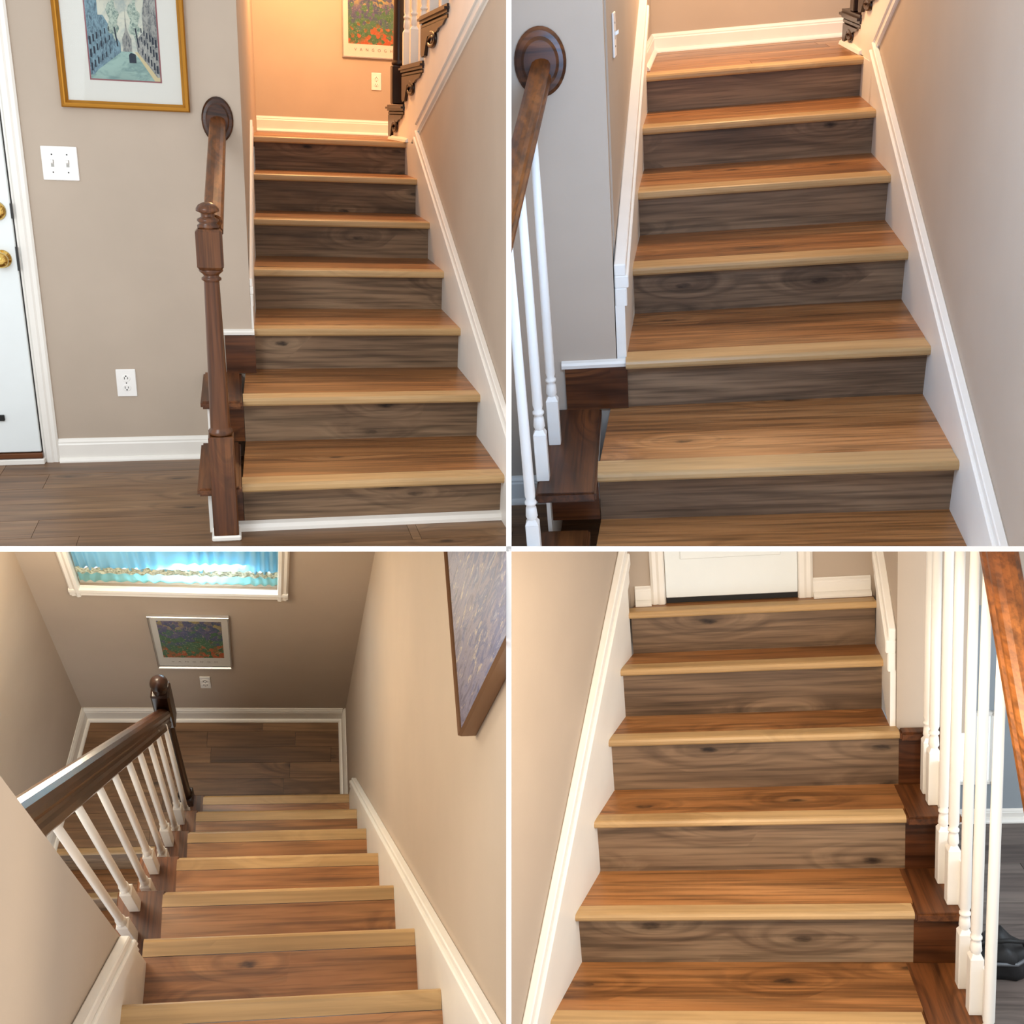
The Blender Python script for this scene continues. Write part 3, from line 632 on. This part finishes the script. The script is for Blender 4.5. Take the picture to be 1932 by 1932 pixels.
link(D, 'trim_shoe', prism(B(), [(WX2(2.5)-.012, 2.72, .829), (WX2(2.5)-.034, 2.72, .829), (WX2(2.5)-.03, 2.72, .842), (WX2(2.5)-.012, 2.72, .852)], (0, -.5, 0)), M_WHITE, kind='structure', label='white shoe moulding at the foot of the close-up stringer')
ur = thing(D, 'stair_railing', (1.36, 2.5, .974), 'dark newel post at the top right corner of the close-up', 'railing')
newel(D, ur, 1.365, 2.5, .974, 2.0, .045, .2, M_DARKZ, 'ball', False, .15)

# ================================================================== 3: looking down to the landing, lower left
D = D3
YS = [0, -.197, -.397, -.599, -.805, -1.012, -1.212]; ZS = [0, .457, .910, 1.365, 1.827, 2.294, 2.711]; ZF = -.45
R3 = lambda y: 1.30-.029*y
L3 = lambda y: .590-.028*y
LW = lambda y: .612
st = flight(D, 'tan plank staircase going down to a landing under the curtained window', YS, ZS, .022, L3, R3, .046, .04, ZF, s=-1, top=-1.55, split=False)
for i in range(5):
    y0 = YS[i]; y1 = YS[i+1]-.022; z = ZS[i]
    link(D, 'oak_tread_end', box(B(), .480, L3(y1), y1, y0+.004, z-.04, z-.001, .003), M_OAKY, st)
    link(D, 'oak_riser_end', box(B(), .490, L3(y0)+.004, y0-.034, y0-.022, (ZS[i-1] if i else ZF)-.01, z-.039), M_OAK, st)
link(D, 'side_stringer', prism(B(), [(.49, .0, ZF)]+[p for i in range(5) for p in ((.49, YS[i]-.02, ZS[i-1] if i else ZF), (.49, YS[i]-.02, ZS[i]-.04))]+[(.49, -1.03, ZS[4]-.04), (.49, -1.03, .6), (.49, -.3, ZF)], (-.012, 0, 0)), M_WHITE, st)
LF = lambda y: -.152+.126*y
lf = flight(D, 'dark lower flight dropping from the landing behind the white balusters', [-.44, -.305, -.168], [-1.35, -.90, -.45], .015, lambda y: LF(y)+.012, lambda y: .47, .030, .04, -1.8, split=False)
fl = link(D, 'floor_landing', prism(B(), [(LF(-.138), -.138, ZF-.013), (.49, -.138, ZF-.013), (.49, -.02, ZF-.013), (1.33, -.02, ZF-.013), (1.33, .562, ZF-.013), (LF(.562), .562, ZF-.013)], (0, 0, -.05)), M_HOLE, kind='structure', label='plank landing below the tan flight')
def landing_rows():
    y = -.137; r = 0
    while y < .56:
        yb = min(y+.088, .562); x = -.16; xe = .489 if yb < 0 else (1.31 if y >= -.0 else .489)
        x0 = -.155+.12*y
        while x0 < xe-.01:
            L = random.uniform(.45, .8); x1 = min(x0+L, xe)
            link(D, 'plank', box(B(), x0+.0006, x1-.0006, y+.0006, yb-.0006, ZF-.012, ZF+random.uniform(-.0004, .0004)), M_FLOOR, fl); x0 = x1
        if y < 0 < yb:
            x0 = .49
            link(D, 'plank', box(B(), x0, 1.31, .0, yb-.0006, ZF-.012, ZF), M_FLOOR, fl)
        y += .088; r += 1
landing_rows()
YB = .562
wallpoly(D, 'wall_back', [(-.5, YB, -.5), (.10, YB, -.5), (.10, YB, 2.6), (-.5, YB, 2.6)], (0, .09, 0), label='brown shaded wall around the curtained window')
wb = [o for o in D.objs if o.name.startswith('wall_back')][-1]
wallp = prism(B(), [(.10, YB, -.5), (.93, YB, -.5), (.93, YB, 1.13), (.10, YB, 1.13)], (0, .09, 0)); link(D, 'wall_section', wallp, M_WALL, wb)
link(D, 'wall_section', prism(B(), [(.93, YB, -.5), (1.5, YB, -.5), (1.5, YB, 2.6), (.93, YB, 2.6)], (0, .09, 0)), M_WALL, wb)
wallpoly(D, 'wall_left', [(LF(.6), .6, -2.2), (LF(-1.4), -1.4, -2.2), (LF(-1.4), -1.4, 3.2), (LF(.6), .6, 3.2)], (-.08, 0, 0), label='pale wall left of the landing')
WX3 = lambda y: R3(y)+.016
wallpoly(D, 'wall_right', [(WX3(.6), .6, -.6), (WX3(-2.1), -2.1, -.6), (WX3(-2.1), -2.1, 5.0), (WX3(.6), .6, 5.0)], (.08, 0, 0), label='light wall with the big dark painting')
wallpoly(D, 'wall_end', [(LW(0), -1.07, .4), (LW(0), -2.2, .4), (LW(0), -2.2, 6.5), (LW(0), -1.07, 6.5)], (-.10, 0, 0), label='brown wall end in the lower left foreground')
baseboard(D, 'baseboard_back', (LF(YB)+.01, YB, ZF), (R3(YB), YB, ZF), (0, -1, 0), .15, .016, label='white baseboard under the curtained window wall')
baseboard(D, 'baseboard_right', (WX3(YB)-.001, YB, ZF), (WX3(.0)-.001, .02, ZF), (-1, 0, 0), .15, .016, label='white baseboard right of the landing')
baseboard(D, 'baseboard_left', (LF(YB), YB, ZF), (LF(-.16), -.16, ZF), (1, 0, 0), .15, .016, label='white baseboard left of the landing')
skirt(D, 'trim_right', R3, -1.75, .0, lambda y: -2.27*y, .5, .13, .15, 1, 'white sloping skirt board right of the tan flight')
skirt(D, 'trim_left', lambda y: .630, -1.8, -1.072, lambda y: -2.27*y, .45, .10, .20, -1, 'white skirt board in the lower left foreground', th=.017)
# window with curtain
x0, x1, z0, z1 = .075, .962, 1.10, 2.3
wn = thing(D, 'window_1', (.52, YB, z0), 'white framed window with a sheer blue curtain', None, kind='structure')
CASW = [(0, 0), (0, .012), (.008, .02), (.02, .018), (.03, .024), (.042, .022), (.045, .012), (.045, 0)]
link(D, 'casing', prism(B(), [(x0, YB-b, z0+a*1.5) for a, b in CASW], (x1-x0, 0, 0)), M_WHITE, wn)
link(D, 'casing', prism(B(), [(x0+a, YB-b, z0) for a, b in CASW], (0, 0, z1-z0)), M_WHITE, wn)
link(D, 'casing', prism(B(), [(x1-a, YB-b, z0) for a, b in CASW], (0, 0, z1-z0)), M_WHITE, wn)
link(D, 'sash_rail', box(B(), x0+.04, x1-.04, YB+.02, YB+.05, z0+.05, z0+.10), M_WHITE, wn)
def pane_mat():
    N = NT('window_glass'); N.set(Roughness=.03, Alpha=.06); N.b.inputs['Base Color'].default_value = (.75, .9, 1, 1); return N.m
M_PANE = pane_mat()
link(D, 'pane', box(B(), x0+.04, x1-.04, YB+.055, YB+.06, z0+.08, z1), M_PANE, wn)
def curtain_mat(name, c, tr, w=.55):
    N = NT(name); t = N.n('ShaderNodeBsdfTranslucent'); t.inputs[0].default_value = lin(tr); N.b.inputs['Base Color'].default_value = lin(c); N.set(Roughness=.8)
    mx = N.n('ShaderNodeMixShader'); mx.inputs[0].default_value = w; N.l(N.b.outputs[0], mx.inputs[1]); N.l(t.outputs[0], mx.inputs[2])
    N.l(mx.outputs[0], N.t.nodes['Material Output'].inputs[0]); return N.m
cu = thing(D, 'window_curtain', (.52, YB+.01, z0+.08), 'sheer sky-blue pleated curtain with a lace hem in the window', 'curtain')
def pleats(za, zb, nz, amp, ya):
    bm = B(); nx = 150; g = []
    for j in range(nz+1):
        row = []; v = j/nz
        for i in range(nx+1):
            u = i/nx; x = x0+.045+(x1-x0-.09)*u
            ph = 2*math.pi*(17*u+.5*math.sin(7*u)+.25*math.sin(3.1*v+19*u))
            row.append(bm.verts.new((x, ya+amp*math.sin(ph)*(.5+.5*math.sin(11*u+1)**2), za+(zb-za)*v)))
        g.append(row)
    for a, b in zip(g, g[1:]):
        for i in range(nx): bm.faces.new((a[i], a[i+1], b[i+1], b[i]))
    return bm
link(D, 'curtain_cloth', pleats(z0+.20, z1, 10, .011, YB+.012), curtain_mat('sheer_blue', (176, 222, 240), (150, 222, 252)), cu, smooth=True)
link(D, 'lace_hem', pleats(z0+.085, z0+.185, 3, .005, YB+.012), curtain_mat('lace', (168, 214, 206), (150, 216, 220)), cu, smooth=True)
N = NT('lace_band'); v = N.coords(rnd=False); r = N.ramp(N.noise(v, 90, 3), [(.36, lin((128, 140, 116))), (.58, lin((214, 220, 200)))]); N.l(r.outputs[0], N.b.inputs['Base Color'])
link(D, 'gathered_band', pleats(z0+.172, z0+.222, 3, .005, YB+.004), N.m, cu, smooth=True)
poster(D, (.532, YB, .60), (0, -1, 0), .350, .60, 'silver framed flower poster below the curtained window', 5.7)
plate(D, 'wall_outlet', (.568, YB, .085), (0, -1, 0), .052, .155, 1, 'outlet', 'small white outlet below the poster on the brown wall', 'outlet')
# big painting on the right wall
yA, yB_, zA, zB = -.80, .35, 3.30, 4.6
nW = (-1, -.029, 0)
root, P = frame(D, 'framed_painting', (WX3((yA+yB_)/2), (yA+yB_)/2, (zA+zB)/2), nW, yB_-yA, zB-zA, .010, .038, plain('bronze_frame', (120, 82, 48), .4, .3), 'large dark blue brushy painting high on the light wall')
mP = art_mat('night_painting', [(.25, (66, 62, 92)), (.37, (116, 112, 134)), (.45, (50, 64, 116)), (.55, (146, 148, 164)), (.65, (66, 90, 146)), (.8, (150, 202, 226))], 30, 6, 8.2, vor=False, z0=zA, h=zB-zA, zbias=.35, warm=(196, 178, 150))
sheet(D, root, P, -(yB_-yA)*.49, (yB_-yA)*.49, -(zB-zA)*.49, (zB-zA)*.49, .031, mP, 'canvas')
# railing
rl = thing(D, 'stair_railing', (.51, -.03, ZF), 'dark walnut handrail with ball-top newel and slim white balusters', 'railing')
newel(D, rl, .512, -.02, ZF, 1.60, .034, .55, M_DARKZ, 'ball', False, .34)
RZ = lambda y: 1.24+(-.03-y)*2.30
rail(D, rl, (.513, -.05, RZ(-.05)), (.537, -1.069, RZ(-1.069)), .052, .075, M_RAIL)
for (y, s) in ((-.935, 4), (-.845, 4), (-.735, 3), (-.640, 3), (-.535, 2), (-.440, 2), (-.335, 1), (-.240, 1), (-.140, 0)):
    baluster(D, rl, .534, y, ZS[s], RZ(y)-.05, .0165, .0105, .25)

# ================================================================== 4: flight up to a white door, lower right
D = D4
YS = [0, .224, .420, .589, .738, .853]; ZS = [0, .170, .348, .527, .695, .843]
L4 = lambda y: -.236+.293*y
RA = lambda y: .725+.11*y
RB = lambda y: .752+.03*y
YB4 = .935
st = thing(D, 'staircase', (.3, 0, -.17), 'honey plank staircase climbing to a closed white door', 'staircase')
def flight4():
    o, nd, t = .024, .046, .022
    for i, (y, z) in enumerate(zip(YS, ZS)):
        xr = RB if i >= 4 else RA; zb = ZS[i-1] if i else -.17
        prof = [(nd, 0), (.010, 0), (.004, -.002), (0, -.008), (0, -t+.006), (.003, -t+.001), (.008, -t), (o+.008, -t), (o+.008, -.014), (nd, -.014)]
        xe = RA(y) if i == 3 else xr(y)
        link(D, 'nosing', prism(B(), [(L4(y), y+a, z+b) for a, b in prof], (xe-L4(y), 0, 0)), M_NOSE, st)
        link(D, 'riser', box(B(), L4(y+o), xr(y+o), y+o, y+o+.012, zb-.012, z-t+.001), M_RISER, st)
        yb = YS[i+1]+o if i+1 < len(YS) else YB4
        xt = RB if i >= 3 else RA
        link(D, 'tread', quadbox(B(), L4, xt, y+nd+.001, yb, z-.0008, .013), M_TREAD, st)
        if i < 4:
            y1 = yb if i < 3 else .625
            link(D, 'oak_tread_end', box(B(), RA(y)+.001, RA(y)+.15, y-.004, y1, z-.028, z, .006, 2), M_OAKY, st)
            link(D, 'oak_riser_end', box(B(), RA(y+o), RA(y+o)+.135, y+o, y+o+.012, zb-.012, z-.027), M_OAK, st)
    y, z = -.224, -.17
    link(D, 'tread', quadbox(B(), L4, RA, -.3, .024, z, .013), M_TREAD, st); link(D, 'oak_tread_end', box(B(), RA(y)+.001, RA(y)+.15, -.3, .024, z-.028, z, .006), M_OAKY, st)
flight4()
link(D, 'side_stringer', prism(B(), [(.87, -.3, -.32), (.87, .62, -.32), (.87, .62, .49), (.87, .42, .49), (.87, .42, .31), (.87, .23, .31), (.87, .23, .14), (.87, .01, .14), (.87, .01, -.20), (.87, -.3, -.20)], (.005, 0, 0)), M_WHITE, st)
WL = lambda y: L4(y)-.017
wallpoly(D, 'wall_left', [(WL(-1.2), -1.2, -.4), (WL(1.0), 1.0, -.4), (WL(1.0), 1.0, 1.7), (WL(-1.2), -1.2, 1.7)], (-.08, 0, 0), label='warm beige wall left of the honey flight')
wallpoly(D, 'wall_back', [(-.2, YB4, .7), (.98, YB4, .7), (.98, YB4, 1.8), (-.2, YB4, 1.8)], (0, .08, 0), label='beige wall around the white door')
wallpoly(D, 'wall_right', [(RB(.62)+.018, .628, .50), (1.0, .628, .50), (1.0, .628, 1.8), (RB(.62)+.018, .628, 1.8)], (0, .306, 0), label='beige wall end between the door and the white balusters')
skirt(D, 'trim_left', L4, -.8, .86, lambda y: .985*y-.02, .24, .12, .13, -1, 'white sloping skirt board left of the honey flight')
skirt(D, 'trim_right', RB, .632, .86, lambda y: .985*y-.02, .12, .10, .13, 1, 'short white skirt board on the wall end beside the top steps')
CAS4 = [(0, 0), (0, .008), (.008, .014), (.02, .012), (.028, .016), (.042, .015), (.046, .008), (.046, 0)]
for nm, xx, sg in (('trim_door', .088, 1), ('trim_door', .598, -1)):
    link(D, nm, prism(B(), [(xx+sg*a, YB4-b, .843) for a, b in CAS4], (0, 0, .9)), M_WHITE, kind='structure', label='white casing %s of the white door' % ('left' if sg > 0 else 'right'))
dr = thing(D, 'door_2', (.34, YB4, .843), 'closed white door at the top of the honey flight', None, kind='structure')
link(D, 'door_leaf', box(B(), .136, .551, YB4-.008, YB4-.0005, .862, 1.75, .002), M_DOOR, dr)
link(D, 'door_gap_shade', box(B(), .136, .551, YB4-.004, YB4-.0005, .8435, .862), M_BLACK, dr)  # black strip stands for the shade in the open gap under the leaf
link(D, 'raised_panel', box(B(), .185, .50, YB4-.012, YB4-.007, .99, 1.6, .004), M_DOOR, dr)
baseboard(D, 'baseboard_left', (L4(.93), YB4, .843), (.088, YB4, .843), (0, -1, 0), .062, .012, label='bit of white baseboard left of the white door')
baseboard(D, 'baseboard_right', (.598, YB4, .843), (.775, YB4, .843), (0, -1, 0), .062, .012, label='white baseboard right of the white door')
# the room below at the right
wallpoly(D, 'wall_room', [(.9, 1.5, -.3), (2.6, 1.5, -.3), (2.6, 1.5, .60), (.9, 1.5, .60)], (0, .06, 0), paint('blue_grey_paint', (150, 158, 164), .7), label='blue-grey wall of the room below')
wallpoly(D, 'wall_upper', [(.9, 1.46, .60), (2.6, 1.46, .60), (2.6, 1.46, 1.8), (.9, 1.46, 1.8)], (0, .10, 0), label='beige upper wall over the room below')
fl = link(D, 'floor_room', box(B(), .885, 2.6, -.6, 1.5, -.36, -.312), M_HOLE, kind='structure', label='grey-brown plank floor of the room below')
planks(D, fl, .885, 2.6, -.6, 1.5, -.30, .12, wood('plank_room', (84, 74, 70), (112, 100, 94), (136, 124, 116), rough=.35, knots=False), lens=(.5, .9))
baseboard(D, 'baseboard_room', (.9, 1.5, -.30), (2.6, 1.5, -.30), (0, -1, 0), .05, .012, label='white baseboard of the room below')
wn = thing(D, 'window_2', (1.27, 1.5, -.13), 'bright window in the blue-grey wall behind the balusters', None, kind='structure')
for a in ((1.20, 1.215, -.135, .165), (1.325, 1.34, -.135, .165), (1.20, 1.34, .15, .165), (1.20, 1.34, -.135, -.12), (1.265, 1.275, -.12, .15)):
    link(D, 'window_frame', box(B(), a[0], a[1], 1.478, 1.499, a[2], a[3], .002), M_WHITE, wn)
N = NT('day_window'); N.set(Roughness=.1); N.b.inputs['Emission Color'].default_value = (.72, .9, 1, 1); N.b.inputs['Emission Strength'].default_value = .9
link(D, 'pane', box(B(), 1.215, 1.325, 1.490, 1.498, -.12, .15), N.m, wn)
# black bag on the floor below
bg = thing(D, 'shoulder_bag', (1.10, .62, -.30), 'black bag slumped on the floor behind the balusters', 'bag')
bm = B(); bmesh.ops.create_icosphere(bm, subdivisions=3, radius=1)
for v in bm.verts:
    c = v.co; k = 1+.10*math.sin(7*c.x+2*c.z)+.07*math.sin(9*c.y-5*c.z)
    v.co = Vector((1.10+c.x*.105*k, .62+c.y*.075*k, -.30+max(0, (c.z+.55))*.085*k*(1-.35*abs(c.x))))
link(D, 'bag_body', bm, plain('black_nylon', (22, 22, 24), .55), bg, smooth=True)
link(D, 'bag_strap', tube(B(), [(1.03, .60, -.21), (1.05, .56, -.165), (1.10, .545, -.15), (1.15, .56, -.165), (1.17, .60, -.21)], .007, 6), M_BLACK, bg, smooth=True)
link(D, 'bag_flap', tube(B(), [(1.01, .585, -.225), (1.06, .548, -.235), (1.13, .545, -.235), (1.19, .58, -.225)], .006, 6), plain('grey_piping', (92, 94, 98), .4), bg, smooth=True)
rl = thing(D, 'stair_railing', (.84, .2, 0), 'orange-brown handrail with thick white balusters at the right edge', 'railing')
RZ4 = lambda y: 1.275+1.30*(y-.03)
rail(D, rl, (.862, -.42, RZ4(-.42)), (.872, .625, RZ4(.625)), .066, .075, M_RAILO)
for (x, y, s) in ((.862, .560, 2), (.861, .495, 2), (.859, .375, 1), (.858, .275, 1), (.856, .150, 0), (.855, .050, 0), (.853, -.07, -1)):
    z = ZS[s] if s >= 0 else -.17
    baluster(D, rl, x, y, z, RZ4(y)-.045, .0165, .0125, .165)

# ------------------------------------------------------------------ trim each set where it meets the dividers
def clip_all():
    eps = .0046
    for D in (D1, D2, D3, D4):
        Li = D.L.inverted()
        planes = []
        for ax, sg in ((0, D.sx), (1, D.sy)):
            n = Vector((0, 0, 0)); n[ax] = sg; co = n*eps
            planes.append(((Li @ co), (Li.to_3x3() @ n).normalized()))
        for o in list(D.objs):
            me = o.data; cut = False
            cs = [v.co for v in me.vertices]
            for co, n in planes:
                d = [(c-co).dot(n) for c in cs]
                if max(d) <= 0: cut = 'all'; break
                if min(d) < 0: cut = True
            if cut == 'all':
                for c in list(o.children): c.parent = o.parent; c.matrix_parent_inverse = ROOTINV.get(o.parent.name, Matrix()) if o.parent else Matrix()
            if cut == 'all': bpy.data.objects.remove(o); D.objs.remove(o); continue
            if not cut: continue
            bm = bmesh.new(); bm.from_mesh(me)
            for co, n in planes:
                g = bmesh.ops.bisect_plane(bm, geom=bm.verts[:]+bm.edges[:]+bm.faces[:], plane_co=co, plane_no=n, clear_inner=True)
                es = [e for e in g['geom_cut'] if isinstance(e, bmesh.types.BMEdge)]
                if es: bmesh.ops.holes_fill(bm, edges=es, sides=0)
            if not bm.verts: bm.free(); bpy.data.objects.remove(o); D.objs.remove(o); continue
            bm.to_mesh(me); bm.free()
clip_all()
for o in list(bpy.data.objects):
    if o.type == 'EMPTY' and not o.children: bpy.data.objects.remove(o)
